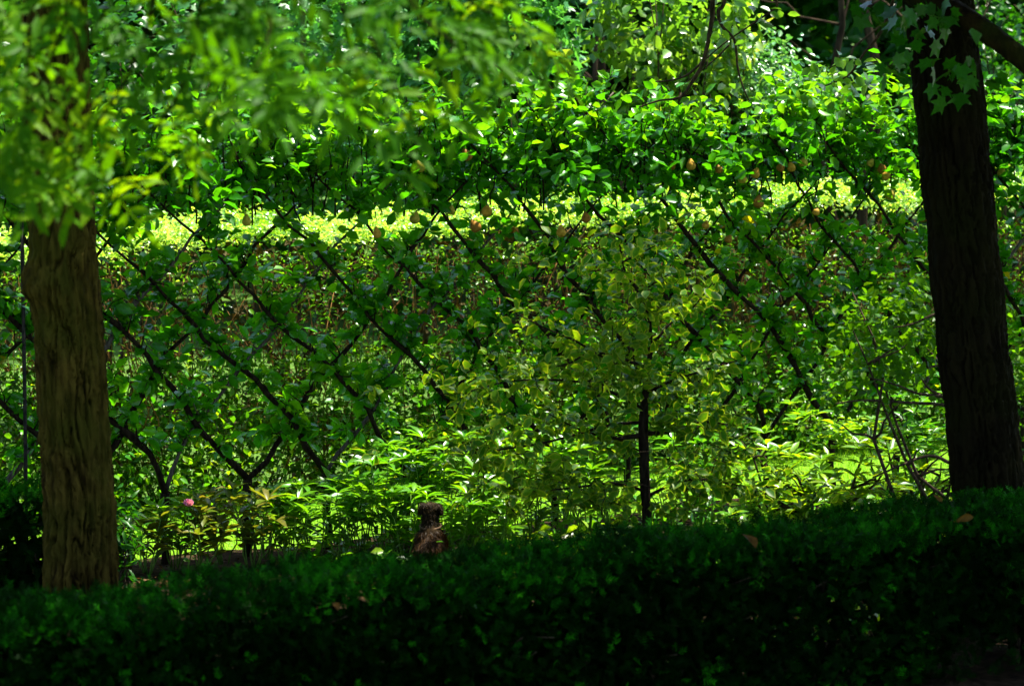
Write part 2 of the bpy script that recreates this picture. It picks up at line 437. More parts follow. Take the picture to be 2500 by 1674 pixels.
# ------------------------------------------------------------------ big trunks
def noise2(a, b, seed, k=7):
    rr = np.random.default_rng(seed); v = 0
    for i in range(k):
        f = rr.normal(size=2)*(1+.6*i); v = v+np.sin(a*f[0]+b*f[1]+rr.uniform(0, 6.28))/(1+.35*i)
    return v/2.2
def trunkmesh(name, centre, radius, z0, z1, nth, nz, seed, depth=.05, knots=(), base=Vector((0, 0, 0))):
    z = np.linspace(z0, z1, nz); th = np.linspace(0, 2*math.pi, nth, endpoint=False)
    Z, TH_ = np.meshgrid(z, th, indexing='ij')
    cx = np.cos(TH_); sx = np.sin(TH_)
    w1 = noise2(cx*2+sx*1.3, Z*1.2, seed)+.7*noise2(cx*3-sx*2, Z*2.7, seed+1)
    w1 = w1+.5*noise2(cx*5+sx*4, Z*6.5, seed+9)
    ph = 11*TH_+2.6*w1
    g1 = np.exp(-(np.sin(ph)/.26)**2)
    ph2 = 15*TH_+3.0*noise2(cx*4+sx*3, Z*5.3, seed+2)+1.5*noise2(cx*7+sx*5, Z*13, seed+8)
    g2 = np.exp(-(np.sin(ph2)/.28)**2)
    m1 = .45+.55*np.clip(noise2(TH_*0+cx*6+sx*5, Z*5.2, seed+3)+.5, 0, 1)
    m2 = np.clip(noise2(cx*7-sx*6, Z*9.0, seed+4)+.4, 0, 1)
    fine = noise2(cx*16+sx*14, Z*9, seed+5)
    lump = noise2(cx*1.3+sx*.9, Z*.9, seed+6)
    Rr = np.array([radius(q) for q in z])[:, None]
    r = Rr*(1+.035*lump) - depth*Rr*(g1*m1*1.2+g2*m2*.7-.22*fine-.12*noise2(cx*30+sx*22, Z*30, seed+10))
    for (kz, kt, kr, ka) in knots:
        dth = np.angle(np.exp(1j*(TH_-kt)))
        q = ((Z-kz)/kr)**2+(dth*Rr/kr)**2
        r = r + ka*np.exp(-q) - ka*.55*np.exp(-q*9)
    C = [centre(q) for q in z]
    X = np.array([c[0] for c in C])[:, None]+r*cx; Y = np.array([c[1] for c in C])[:, None]+r*sx
    V = np.stack([X, Y, Z], 2).reshape(-1, 3)-np.array(base)
    F = []
    for i in range(nz-1):
        for k in range(nth):
            k2 = (k+1) % nth; F.append((i*nth+k, i*nth+k2, (i+1)*nth+k2, (i+1)*nth+k))
    me = bpy.data.meshes.new(name); me.from_pydata(V.tolist(), [], F)
    me.polygons.foreach_set('use_smooth', [True]*len(F)); me.update(); return me

# shared crown meshes of the tall trees and the unseen added ones
def crownmesh(name, n, seed, mat='crown_leaf', sc=(.13, .2), T=T_KITE, clumps=130, rad=(4.2, 4.2, 3.5), shell=.4):
    pos, nr = crowncloud(n, (0, 0, 0), rad, clumps, .13, shell)
    fr = frames(n, nrm=nr*.5+np.array([0, 0, .8]), droop=.4)
    me = leafmesh(name, T, pos, fr, rng.uniform(sc[0], sc[1], n), tints(n, pos))
    me.materials.append(M[mat]); return me
CROWN = [crownmesh("shade_crown", 21500, 1), crownmesh("shade_crown", 21500, 2)]
def limbs(parent, mat, fork, c, r, k=8, r0=.13):
    for i in range(k):
        a = 2*math.pi*i/k+random.uniform(-.3, .3); e = random.uniform(.35, .85)
        tip = Vector(c)+Vector((math.cos(a)*r[0]*e, math.sin(a)*r[1]*e, r[2]*random.uniform(-.35, .75)))
        st = Vector(fork)+Vector((0, 0, random.uniform(-.2, 1.2)))
        p = wob(st, tip, 8, .12, -.08); mb = MB(); mb.tube(p, taper(9, r0*random.uniform(.6, 1), .02), 7)
        part('limb', mb.mesh('limb', Vector(parent.location)), mat, parent)

# left trunk
LX, LD = -2.47, 16.3
lbase = Vector((LX, LD, 0))
lt = thing('tall_tree', 'tall tree with thick furrowed olive brown trunk rising behind the low hedge', 'tree', lbase)
def l_c(z): return (LX-.028*z+.012*math.sin(z*1.7)+(.02 if z < .4 else 0), LD+.02*z)
def l_r(z): return .208-.008*z+.03*math.exp(-z*2.2)
tm_ = trunkmesh('trunk', l_c, l_r, 0, 4.6, 180, 390, 11, .27, knots=[(2.33, R_(195), .11, .075), (2.30, R_(255), .09, .055), (2.18, R_(290), .05, .02), (1.2, R_(300), .05, .014), (.62, R_(255), .07, .02)], base=lbase)
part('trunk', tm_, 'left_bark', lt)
mb = MB(); mb.tube([(*l_c(z), z) for z in (4.5, 5.2, 6.2, 7.2, 8.4)], [.17, .16, .14, .12, .08], 18); part('upper_trunk', mb.mesh('upper_trunk', lbase), 'left_bark', lt)
limbs(lt, 'limb_bark', (LX-.2, LD+.1, 5.2), (LX+.1, LD+.2, 8.1), (4, 4, 3.3))
o = part('crown', CROWN[0], None, lt, kind='stuff'); o.location = (.1, .2, 8.15)
# right trunk, leaning
RX, RD = 3.05, 17.75
rbase = Vector((RX, RD, 0))
rt = thing('leaning_tree', 'tall tree with dark leaning trunk and drooping mossy limb behind the low hedge', 'tree', rbase)
def r_c(z): return (RX-.085*z-.008*z*z+.01*math.sin(z*2), RD+.01*z)
def r_r(z): return .226-.004*z+.05*math.exp(-z*2.5)
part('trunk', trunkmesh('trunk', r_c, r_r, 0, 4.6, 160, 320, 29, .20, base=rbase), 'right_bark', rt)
mb = MB(); mb.tube([(*r_c(z), z) for z in (4.5, 5.2, 6.2, 7.2, 8.4)], [.19, .18, .16, .13, .09], 18); part('upper_trunk', mb.mesh('upper_trunk', rbase), 'right_bark', rt)
limbs(rt, 'limb_bark', (r_c(5)[0], RD, 5.0), (RX-.4, RD+.3, 8.2), (4, 4, 3.3))
o = part('crown', CROWN[1], None, rt, kind='stuff'); o.location = (.3, -.9, 8.2)
# its big drooping limb in front
mb = MB()
pl = spline([Vector((r_c(4.7)[0], RD-.1, 4.75)), P(2215, -60, 17.2), P(2300, 15, 16.9), P(2400, 72, 16.7), P(2500, 150, 16.5), P(2620, 270, 16.3), P(2750, 330, 16.1)], 8)
mb.tube(pl, taper(len(pl), .095, .035), 18, .10)
part('drooping_limb', mb.mesh('drooping_limb', rbase), 'limb_bark', rt, label='mossy limb drooping down past the trunk')
# hanging twigs of the right tree in front of the background shrubs
def hang(px_pts, D0, D1, r0, r1, name, parent, mat='twig', n=6):
    pts = [P(x, y, D0+(D1-D0)*i/(len(px_pts)-1)) for i, (x, y) in enumerate(px_pts)]
    q = spline(pts, n); m_ = MB(); m_.tube(q, taper(len(q), r0, r1), 6, .12)
    part(name, m_.mesh(name, Vector(parent.location)), mat, parent); return q
hang([(1760, -420), (1755, -150), (1740, 0), (1737, 55), (1718, 148), (1690, 200), (1660, 238), (1610, 246), (1560, 262)], 19.2, 19.6, .022, .005, 'hanging_branch', rt)
hang([(1790, -380), (1775, -100), (1768, 5), (1754, 28), (1762, 63), (1793, 99), (1801, 166), (1815, 215), (1828, 245)], 19.2, 19.4, .018, .004, 'hanging_branch', rt)
hang([(1718, 148), (1680, 182), (1640, 196), (1600, 200)], 19.45, 19.6, .009, .004, 'hanging_branch', rt)
hang([(1860, -200), (1895, 0), (1890, 22), (1850, 50), (1770, 105), (1720, 148)], 19.2, 19.4, .010, .004, 'hanging_branch', rt)
hang([(1780, 110), (1740, 150), (1670, 205)], 19.4, 19.5, .007, .003, 'hanging_branch', rt)
hang([(2210, -100), (2160, 60), (2110, 130), (2070, 185), (2000, 215)], 18.4, 18.8, .012, .004, 'hanging_branch', rt)
def leafpatch(key, T, mat, spots, n, sig, D, dsig, sc, parent, nparts=0, droop=.6, up=.6, lo=0, hi=1):
    pos = []
    spots = [(*q, 1) if len(q) == 2 else q for q in spots]
    wgt = np.array([q[2] for q in spots], float); wgt /= wgt.sum()
    ii = rng.choice(len(spots), n, p=wgt)
    for i in ii:
        x, y, _ = spots[i]
        pos.append(P(x+rng.normal()*sig[0], y+rng.normal()*sig[1], D+rng.normal()*dsig))
    pos = arr(pos); fr = frames(n, up, droop=droop)
    foliage(key, T, mat, pos, fr, rng.uniform(sc[0], sc[1], n), tints(n, pos, lo=lo, hi=hi, rare=0), parent, nparts)
leafpatch('right_lobed', T_MAPLE, 'dark_leaf', [(2290, 40, 2), (2250, 70), (2200, 100, 1.5), (2160, 60), (2300, 175, 1.5), (2350, 160, 2), (2400, 165), (2310, 215), (2440, 60), (2230, 30, 2), (2130, 20), (2180, 150)], 75, (28, 22), 16.9, .25, (.09, .15), rt, 60, droop=1.6, up=.1, hi=.5)
leafpatch('right_yellow', T_OVAL, 'lime_leaf', [(2000, 165), (2050, 180, 2), (2100, 165, 2), (2130, 205), (2010, 205), (2060, 215), (1960, 205), (2110, 235), (2040, 250), (1900, 60), (1860, 20), (1790, 60), (1830, 85), (1700, 250), (1760, 235)], 110, (24, 18), 18.8, .25, (.07, .11), rt, 80, droop=.5, hi=.5)

# ------------------------------------------------------------------ clipped yew hedges
def yew(name, label, s0, s1, t0, t1, H, dens, thin=None, parts_stem=True):
    base = row((s0+s1)/2, (t0+t1)/2)
    th = thing(name, label, 'hedge', base)
    L = s1-s0; W = t1-t0
    P_, A_, G_ = [], [], []
    def face(kind, n):
        s = rng.uniform(s0, s1, n)
        b = .035*np.sin(s*3.1+1)+.025*np.sin(s*7.3)+.02*np.sin(s*13.0)
        dep = np.abs(rng.normal(size=n))*.05
        if kind == 'front':
            z = rng.uniform(.05, H, n); t = t0+dep+b*.7+.02*np.sin(z*17+s*5); ax = -np.array(N)*1.0+np.array([0, 0, .55])
            cz = np.clip((z-(H-.14))/.14, 0, 1); t = t+.09*cz**2+.11*np.clip(np.sin(s*8.7+z*6)*np.sin(z*13-s*4.6)+.4*np.sin(s*21+z*17), 0, 1)*(1-cz)
        elif kind == 'back':
            z = rng.uniform(.05, H, n); t = t1-dep+b*.7; ax = np.array(N)*1.0+np.array([0, 0, .55])
            cz = np.clip((z-(H-.14))/.14, 0, 1); t = t-.09*cz**2
        elif kind == 'top':
            t = rng.uniform(t0, t1, n); z = H-dep+b*.6+.018*np.sin(t*19+s*11); ax = np.array([0, 0, 1.])
            e = np.clip((np.minimum(t-t0, t1-t))/.12, 0, 1); z = z-.07*(1-e)**2
        else:
            z = rng.uniform(.05, H, n); t = rng.uniform(t0, t1, n); s = (s1 if kind == 'end1' else s0)+dep*(-1 if kind == 'end1' else 1); ax = np.array(U)*(1 if kind == 'end1' else -1)+np.array([0, 0, .5])
        if thin is not None:
            keep = rng.random(n) < thin(s, z, kind); s, t, z = s[keep], t[keep], z[keep]
        p = np.array(O)[None]+s[:, None]*np.array(U)+t[:, None]*np.array(N); p[:, 2] = z
        P_.append(p); A_.append(np.tile(ax, (len(p), 1))); G_.append(np.full(len(p), .33 if kind == 'top' else 0))  # top sprays tinted lighter: skylight on the hedge top painted into colour
    face('front', int(dens*L*H)); face('back', int(dens*.2*L*H)); face('top', int(dens*1.5*L*W)); face('end0', int(dens*W*H)); face('end1', int(dens*W*H))
    pos = np.vstack(P_); ax = np.vstack(A_); n = len(pos)
    fr = frames(n, axis=ax*1.2, spread=1.6, up=.3)
    k = rng.integers(0, 4, n)
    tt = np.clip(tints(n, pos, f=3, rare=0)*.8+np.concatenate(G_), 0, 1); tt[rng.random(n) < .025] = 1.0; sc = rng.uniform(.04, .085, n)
    for v in range(4):
        q = k == v
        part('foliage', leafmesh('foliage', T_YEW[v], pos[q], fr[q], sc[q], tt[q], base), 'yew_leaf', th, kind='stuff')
    ni = int(1300*L*W*H)
    si = rng.uniform(s0+.08, s1-.08, ni); ti = rng.uniform(t0+.14, t1-.14, ni); zi = rng.uniform(.08, H-.12, ni)
    if thin is not None:
        kk = rng.random(ni) < thin(si, zi, 'front')**2; si, ti, zi = si[kk], ti[kk], zi[kk]
    pi_ = np.array(O)[None]+si[:, None]*np.array(U)+ti[:, None]*np.array(N); pi_[:, 2] = zi
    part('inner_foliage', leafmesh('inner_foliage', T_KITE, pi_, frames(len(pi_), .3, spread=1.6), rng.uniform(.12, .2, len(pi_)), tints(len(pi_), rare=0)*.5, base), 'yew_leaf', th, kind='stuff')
    ns = int(L/.42)
    for i in range(ns):
        b0 = row(s0+.2+(L-.4)*i/max(ns-1, 1)+random.uniform(-.06, .06), (t0+t1)/2+random.uniform(-.06, .06))
        mb = MB(); mb.tube(wob(b0, b0+Vector((random.uniform(-.1, .1), random.uniform(-.1, .1), H*.88)), 5, .1), taper(6, .022, .008), 6)
        for j in range(5):
            z = random.uniform(.15, .75)*H; a = b0+Vector((0, 0, z)); sd = random.choice((-1, 1))
            mb.tube(wob(a, a+N*sd*W*.42+U*random.uniform(-.15, .15)+Vector((0, 0, .12)), 3, .12), taper(4, .010, .004), 5)
        part('stem', mb.mesh('stem', base), 'twig', th)
    return th
def thin_front(s, z, kind):
    p = np.ones_like(z)
    low = np.clip((.62-z)/.4, 0, 1)
    patch = np.clip(np.sin(s*5.3+.6)+np.sin(s*2.9+z*9)+.2, 0, 1)
    rgt = np.clip((s+1.0)/3.5, .12, 1)
    return 1-low*patch*rgt*.72
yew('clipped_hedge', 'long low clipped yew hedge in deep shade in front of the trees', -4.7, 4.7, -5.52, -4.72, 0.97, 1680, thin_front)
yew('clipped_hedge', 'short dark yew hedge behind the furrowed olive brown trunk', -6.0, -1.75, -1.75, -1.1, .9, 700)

# ------------------------------------------------------------------ far hedge, sunlit on top
fh = thing('privet_hedge', 'tall hedge with sunlit yellow green top and bare brown stems behind the pear trees', 'hedge', row(2, 2.4))
n = 80000
s = rng.uniform(-4.5, 9.5, n); u = rng.random(n)
top = u < .55
bmp = .06*np.sin(s*2.3)+.04*np.sin(s*5.9+1)+.03*np.sin(s*11)
zt = 2.12+bmp*.7+rng.normal(size=n)*.05+.015*s-.03
zf = rng.random(n)*1.95
hole = (np.sin(s*2.4+.5)+np.sin(s*5.1+zf*2)+.9*np.exp(-((zf-1.35)/.42)**2)*1.6 > 1.0) & (zf > .75) & (zf < 1.82)
keepf = ~hole | (rng.random(n) < .42)
z = np.where(top, zt, zf)
t = np.where(top, rng.uniform(1.85, 2.9, n), 1.9+np.abs(rng.normal(size=n))*.12+bmp)
keep = top | keepf
s, t, z, top = s[keep], t[keep], z[keep], top[keep]; n = len(s)
pos = np.array(O)[None]+s[:, None]*np.array(U)+t[:, None]*np.array(N); pos[:, 2] = z
fr = frames(n, .8, droop=-.3)
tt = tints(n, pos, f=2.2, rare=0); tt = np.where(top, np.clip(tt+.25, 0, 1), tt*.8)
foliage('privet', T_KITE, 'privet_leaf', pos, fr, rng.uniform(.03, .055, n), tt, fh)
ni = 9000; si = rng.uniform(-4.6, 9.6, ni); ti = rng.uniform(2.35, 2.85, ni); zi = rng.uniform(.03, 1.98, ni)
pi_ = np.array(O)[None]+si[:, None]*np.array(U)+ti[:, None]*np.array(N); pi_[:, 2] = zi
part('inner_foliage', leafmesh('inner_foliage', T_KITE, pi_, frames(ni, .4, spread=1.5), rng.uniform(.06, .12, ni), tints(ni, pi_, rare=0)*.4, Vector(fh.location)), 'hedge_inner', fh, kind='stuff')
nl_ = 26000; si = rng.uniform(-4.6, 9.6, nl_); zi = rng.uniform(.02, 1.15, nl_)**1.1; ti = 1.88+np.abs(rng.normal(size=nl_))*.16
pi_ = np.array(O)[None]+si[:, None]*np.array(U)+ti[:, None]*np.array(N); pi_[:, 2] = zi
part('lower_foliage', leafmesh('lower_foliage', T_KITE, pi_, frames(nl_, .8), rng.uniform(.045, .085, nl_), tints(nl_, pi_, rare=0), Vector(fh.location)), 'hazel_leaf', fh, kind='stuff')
mb = MB()
for i in range(420):
    s_ = random.uniform(-4.5, 9.5); t_ = random.uniform(2.0, 2.75); a = row(s_, t_, 0)
    b = row(s_+random.gauss(0, .32), t_+random.uniform(-.25, .2), random.uniform(1.3, 2.05))
    mb.tube(wob(a, b, 4, .10), taper(5, random.uniform(.005, .012), .003), 4)
for i in range(1000):
    s_ = random.uniform(-4.5, 9.5); t_ = random.uniform(1.9, 2.5); z_ = random.uniform(.5, 1.8); a = row(s_, t_, z_)
    b = row(s_+random.uniform(-.3, .3), t_+random.uniform(-.2, .1), z_+random.uniform(.05, .35))
    mb.tube(wob(a, b, 3, .15), taper(4, .005, .002), 4)
part('stems', mb.mesh('stems', Vector(fh.location)), 'hedge_twig', fh, kind='stuff')
# upright shoots sticking out of the hedge top
sp = []
for (x0, y0, x1, y1) in [(1580, 560, 1625, 470), (1590, 560, 1590, 455), (1560, 545, 1545, 500), (1650, 540, 1640, 495)]:
    a = onrow(x0, y0, 2.2); b = onrow(x1, y1, 2.2); q = wob(a, b, 4, .08); mb = MB(); mb.tube(q, taper(5, .008, .003), 5); part('shoot', mb.mesh('shoot', Vector(fh.location)), 'green_stem', fh)
    for v in q[1:]:
        for _ in range(4): sp.append(v+Vector((random.uniform(-.04, .04), random.uniform(-.04, .04), random.uniform(-.02, .03))))
sp = arr(sp); leafparts('privet_shoot', T_OVAL2, 'privet_leaf', sp, frames(len(sp), .6, droop=-.4), rng.uniform(.06, .09, len(sp)), rng.uniform(.5, .95, len(sp)), fh)

# undergrowth at the foot of the far hedge
ug = thing('undergrowth', 'low leafy weeds growing at the foot of the far hedge', 'undergrowth', row(2, 1.85), kind='stuff')
n = 15000; s = rng.uniform(-4.5, 9, n); z = np.abs(rng.normal(size=n))*.50+.10
t = 1.80+rng.normal(size=n)*.16
k = rng.random(n) < (.55+.45*np.sin(s*3.3+1)*np.sin(s*1.3)); s, t, z = s[k], t[k], z[k]; n = len(s)
pos = np.array(O)[None]+s[:, None]*np.array(U)+t[:, None]*np.array(N); pos[:, 2] = z
foliage('weed', T_OVAL, 'laurel_leaf', pos, frames(n, .8, droop=.2), rng.uniform(.04, .08, n), tints(n, pos), ug)

# ------------------------------------------------------------------ lattice of espaliered pear trees
SP = 0.62; SLOPE = math.tan(R_(49))
PEARS = [(1849, 421), (1965, 395), (1912, 407), (1930, 407), (1805, 436), (1750, 413), (1685, 399), (2131, 399), (2146, 409), (2172, 427), (2181, 470), (1853, 488), (1995, 517), (2448, 419), (1784, 585), (1726, 549), (1017, 403), (1132, 375), (918, 565), (1017, 529), (1152, 549), (1189, 513), (1104, 513), (1428, 529), (1369, 561), (601, 534), (1645, 404)]
def pearmesh(k):
    r = [.0, .012, .024, .031, .0335, .031, .025, .018, .0135, .011, .007, 0]
    z = [-.080, -.079, -.073, -.062, -.050, -.036, -.024, -.013, -.005, .001, .004, .005]
    mb = MB(); mb.lathe([(a*(1+.04*k), b) for a, b in zip(r, z)], 14)
    return mb.mesh('pear')
PM = [pearmesh(k) for k in range(3)]
_m = MB(); _m.tube([(0, 0, 0), (.003, 0, .02), (.001, .002, .04)], [.002, .0016, .0022], 5); PSTALK = _m.mesh('stalk'); PSTALK.materials.append(M['twig'])
M['pear_skin_green'] = simplemat('pear_skin_green', (.13, .13, .012), (.28, .22, .03), 24, .45, .1)
M['pear_skin_russet'] = simplemat('pear_skin_russet', (.12, .055, .010), (.24, .12, .02), 34, .5, .1)
for m_, k_ in zip(PM, ('pear_skin', 'pear_skin_green', 'pear_skin_russet')): m_.materials.append(M[k_])
trees = []
for k in range(-7, 17):
    s0 = k*SP; base = row(s0, 0)
    ORD = ['first', 'second', 'third', 'fourth', 'fifth', 'sixth', 'seventh', 'eighth', 'ninth', 'tenth', 'eleventh', 'twelfth', 'thirteenth', 'fourteenth']
    plab = ('espaliered pear tree of the lattice, %s along the row from the furrowed trunk' % ORD[k+1] if -1 <= k <= 12 else
            'espaliered pear tree of the lattice directly behind the furrowed trunk' if k == -2 else
            'espaliered pear tree at the lattice end beyond the iron stake' if k < -2 else 'espaliered pear tree at the lattice end beyond the leaning trunk')
    pt = thing('pear_tree', plab, 'tree', base, 'espaliered pear trees of the lattice row')
    trees.append((s0, pt))
    fork = row(s0+random.uniform(-.02, .02), 0, .55+random.uniform(-.04, .04))
    mb = MB(); tp = wob(base-Vector((0, 0, .03)), fork, 6, .05); mb.tube(tp, [.034, .030, .028, .028, .028, .031, .034], 10, .06)
    part('trunk', mb.mesh('trunk', base), 'pear_bark', pt)
    LP, LA = [], []
    for sd in (-1, 1):
        tt_ = -.06 if sd < 0 else .02
        H = 2.95+random.uniform(-.25, .3)
        sl = SLOPE*random.uniform(.94, 1.06)
        run = (H-.55)/sl
        pts = []
        ph = random.uniform(0, 6.28); NN = 22
        for i in range(NN+1):
            q = i/NN; e = math.sin(min(q*2.2, 1)*math.pi/2)
            z_ = .55+(H-.55)*(q**.96 if q > 0 else 0)
            ss = s0+sd*(run*q+.05*math.sin(5*q+ph)+.028*math.sin(15*q+ph*2)+.014*math.sin(37*q+ph*3)+random.uniform(-.016, .016))
            pts.append(row(ss, tt_*e+.02*math.sin(7*q+ph), z_))
        pts[0] = fork
        thick = random.uniform(.016, .025) if sd < 0 else random.uniform(.012, .021)
        mb = MB(); mb.tube(pts, [max(.006, thick*(1.12-.80*i/NN)*random.uniform(.75, 1.3)) for i in range(NN+1)], 8, .10)
        twigs = mb
        for i in range(2, NN):
            for rep in range(3):
                if random.random() < (.12 if not 2.06 < pts[i].z < 2.46 else .80): continue
                a = pts[i].lerp(pts[i+1], random.random()); q = i/NN
                L = random.uniform(.04, .20)*(1+.6*(q > .78))
                if random.random() < .08+.22*(q > .78): L = random.uniform(.22, .45)
                if random.random() < .35:
                    d = U*(-sd)*random.uniform(.1, 1)+Vector((0, 0, random.uniform(-.5, .7)))+N*random.uniform(-.45, .95)
                else:
                    d = Vector((0, 0, random.uniform(.5, 1.2)))+U*random.uniform(-.7, .7)+N*random.uniform(-.45, .95)
                d.normalize(); b = a+d*L
                w_ = wob(a, b, 3, .18); twigs.tube(w_, taper(4, .0065 if L < .2 else .005, .003), 5)
                nl = random.randint(5, 9)+(5 if L > .2 else 0)
                if L > .2:
                    for j in range(nl): LP.append(w_[0].lerp(w_[-1], random.uniform(.25, 1))); LA.append(d*.6+Vector((random.gauss(0, .7), random.gauss(0, .7), .1)))
                else:
                    for j in range(nl): LP.append(a.lerp(b, random.uniform(.35, 1.25))+Vector((random.gauss(0, .025), random.gauss(0, .025), random.gauss(0, .02)))); LA.append(d*.5+Vector((random.gauss(0, .8), random.gauss(0, .8), random.uniform(-.3, .4))))
        arm = part('arm', mb.mesh('arm', base), 'pear_bark' if (sd < 0 or random.random() < .72) else 'arm_bark', pt)
    # bushy top between the arms
    cl = []
    for j in range(18):
        z_ = 3.22-.78*random.random()-(.24 if random.random() < .16 else 0)+.13*math.sin(s0*2.7)+.08*math.sin(s0*6.1+1)
        sc__ = s0+random.uniform(-.42, .42)
        if 4.72 < sc__ < 5.08 and z_ > 2.5: continue
        c = row(sc__, random.gauss(0, .15), z_)
        for q in range(random.randint(10, 20)):
            cl.append(c+Vector((random.gauss(0, .085), random.gauss(0, .085), random.gauss(0, .075))))
    for j in range(9):
        tw = MB(); a = row(s0+random.uniform(-.35, .35), random.gauss(0, .06), random.uniform(2.35, 2.6)); b = a+Vector((random.gauss(0, .08), random.gauss(0, .05), random.uniform(.35, .75)))
        w_ = wob(a, b, 5, .08); tw.tube(w_, taper(6, .007, .003), 5)
        for v in w_[1:]:
            for q in range(3): cl.append(v+Vector((random.gauss(0, .03), random.gauss(0, .03), random.gauss(0, .03))))
        part('shoot', tw.mesh('shoot', base), 'pear_bark', pt)
    pos = np.vstack([arr(LP), arr(cl)]); n = len(pos)
    ax = np.vstack([arr(LA), rng.normal(size=(len(cl), 3))*np.array([1, 1, .4])])
    fr = frames(n, .75, axis=ax, spread=1.1, droop=.25)
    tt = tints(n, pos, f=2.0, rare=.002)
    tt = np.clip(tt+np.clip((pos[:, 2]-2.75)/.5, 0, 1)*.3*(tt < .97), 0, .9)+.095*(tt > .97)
    vis = -1 <= k <= 12
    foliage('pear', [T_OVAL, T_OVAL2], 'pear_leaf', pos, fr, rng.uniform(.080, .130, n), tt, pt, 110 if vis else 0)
for i, (px, py) in enumerate(PEARS):
    p = onrow(px, py-10, -.15); s_ = (p-O).dot(U)
    tr = min(trees, key=lambda q: abs(q[0]-s_))[1]
    o = part('pear', PM[i % 3], None, tr); o.location = p-Vector(tr.location)
    sc_ = random.uniform(.85, 1.12); o.scale = (sc_*random.uniform(.92, 1.1), sc_, sc_*random.uniform(.85, 1.1)); o.rotation_euler = (random.uniform(-.7, .5), random.uniform(-.5, .5), random.uniform(0, 6))
    st = part('stalk', PSTALK, None, o)
    q = MB()
    tw = wob(p+Vector((0, 0, .036)), p+N*.13+Vector((random.uniform(-.08, .08), 0, .10)), 3, .12); q.tube(tw, [.002, .003, .004, .005], 5)
    part('fruit_twig', q.mesh('fruit_twig', Vector(tr.location)), 'pear_bark', tr)
# iron stake of the trellis
sk = row(-1.62, -.10); sb = onrow(61, 1174, -.10); sb.z = 0
stake = thing('trellis_stake', 'thin dark iron stake standing beside the furrowed olive brown trunk', 'stake', sb)
mb = MB(); mb.tube([sb-Vector((0, 0, .03)), sb+Vector((.01, 0, 1.2)), sb+Vector((0.015, 0, 2.5))], [.013]*3, 8); part('post', mb.mesh('post', sb), 'iron', stake)
mb = MB(); mb.lathe([(0, .02), (.02, .018), (.02, 0), (.013, 0)], 10, Vector((.015, 0, 2.5))); part('cap', mb.mesh('cap'), 'iron', stake)

# ------------------------------------------------------------------ flower bed plants
def peony(base, h, spread, label, group, mat, key, nst, leaf=(.11, .18), name='peony_plant'):
    th = thing(name, label, 'plant', base, group)
    LP, LA = [], []
    for i in range(nst):
        a = random.uniform(0, 6.28); r = spread*math.sqrt(random.random())
        tip = base+Vector((math.cos(a)*r, math.sin(a)*r, h*random.uniform(.6, 1.05)))
        b0 = base+Vector((math.cos(a)*r*.25, math.sin(a)*r*.25, .0))
        w_ = wob(b0, tip, 5, .08); mb = MB(); mb.tube(w_, taper(6, .006, .003), 5)
        part('stem', mb.mesh('stem', base), 'green_stem', th)
        nl = random.randint(5, 8)
        for j in range(nl):
            f = 6.28*j/nl+random.uniform(-.3, .3)
            LP.append(tip); LA.append(Vector((math.cos(f), math.sin(f), random.uniform(.2, .9))))
        for j in range(7):
            f = random.uniform(0, 6.28); v = w_[0].lerp(w_[-1], random.uniform(.3, .92))
            LP.append(v); LA.append(Vector((math.cos(f), math.sin(f), random.uniform(-.1, .5))))
    pos = arr(LP); ax = arr(LA); n = len(pos)
    nr = -ax*np.array([.5, .5, 0])+np.array([0, 0, .9])
    fr = frames(n, axis=ax*2, nrm=nr, spread=.35)
    foliage(key, [T_LANCE, T_LANCE2, T_LANCE], mat, pos, fr, rng.uniform(leaf[0], leaf[1], n), tints(n, pos, rare=0)*.8, th, n)
    return th
for (px, D, h, sp_, red) in [
    (350, 19.3, .40, .16, 1), (420, 19.5, .42, .2, 0), (480, 19.35, .45, .2, 1), (540, 19.6, .42, .2, 1), (610, 19.45, .50, .2, 1), (640, 19.8, .45, .2, 0),
    (700, 19.6, .46, .2, 0), (760, 19.8, .48, .22, 0), (820, 19.65, .50, .22, 0), (880, 19.9, .56, .22, 0), (940, 19.75, .58, .22, 0), (985, 20.1, .62, .22, 0),
    (1040, 20.0, .60, .24, 0), (1090, 20.2, .66, .24, 0), (1140, 19.9, .56, .24, 0), (1190, 20.2, .64, .24, 0), (1250, 20.0, .60, .24, 0), (1300, 20.3, .66, .24, 0), (1000, 19.6, .42, .2, 0), (1110, 19.55, .40, .2, 0), (1215, 19.6, .42, .2, 0),
    (1370, 20.2, .62, .24, 0), (1440, 20.4, .64, .24, 0), (1510, 20.4, .62, .24, 0), (1650, 20.5, .62, .24, 0), (1720, 20.6, .66, .24, 0)]:
    b = P(px, 837, D); b.z = .04; h += .12 if px > 850 else .03
    if red: peony(b, h, sp_, 'bronze red leaved peony among the green ones near the pink rose', 'bronze peonies in the flower bed', 'red_peony_leaf', 'red_peony', 7)
    else:
        w3 = 'growing among the bronze leaved ones by the pink rose' if px < 660 else 'between the bronze leaved ones and the sitting dog' if px < 900 else 'growing around the sitting dog' if px < 1230 else 'growing under the young cream edged tree'
        peony(b, h, sp_, 'green leaved peony '+w3, 'green peonies in the flower bed', 'peony_leaf', 'peony', 9)
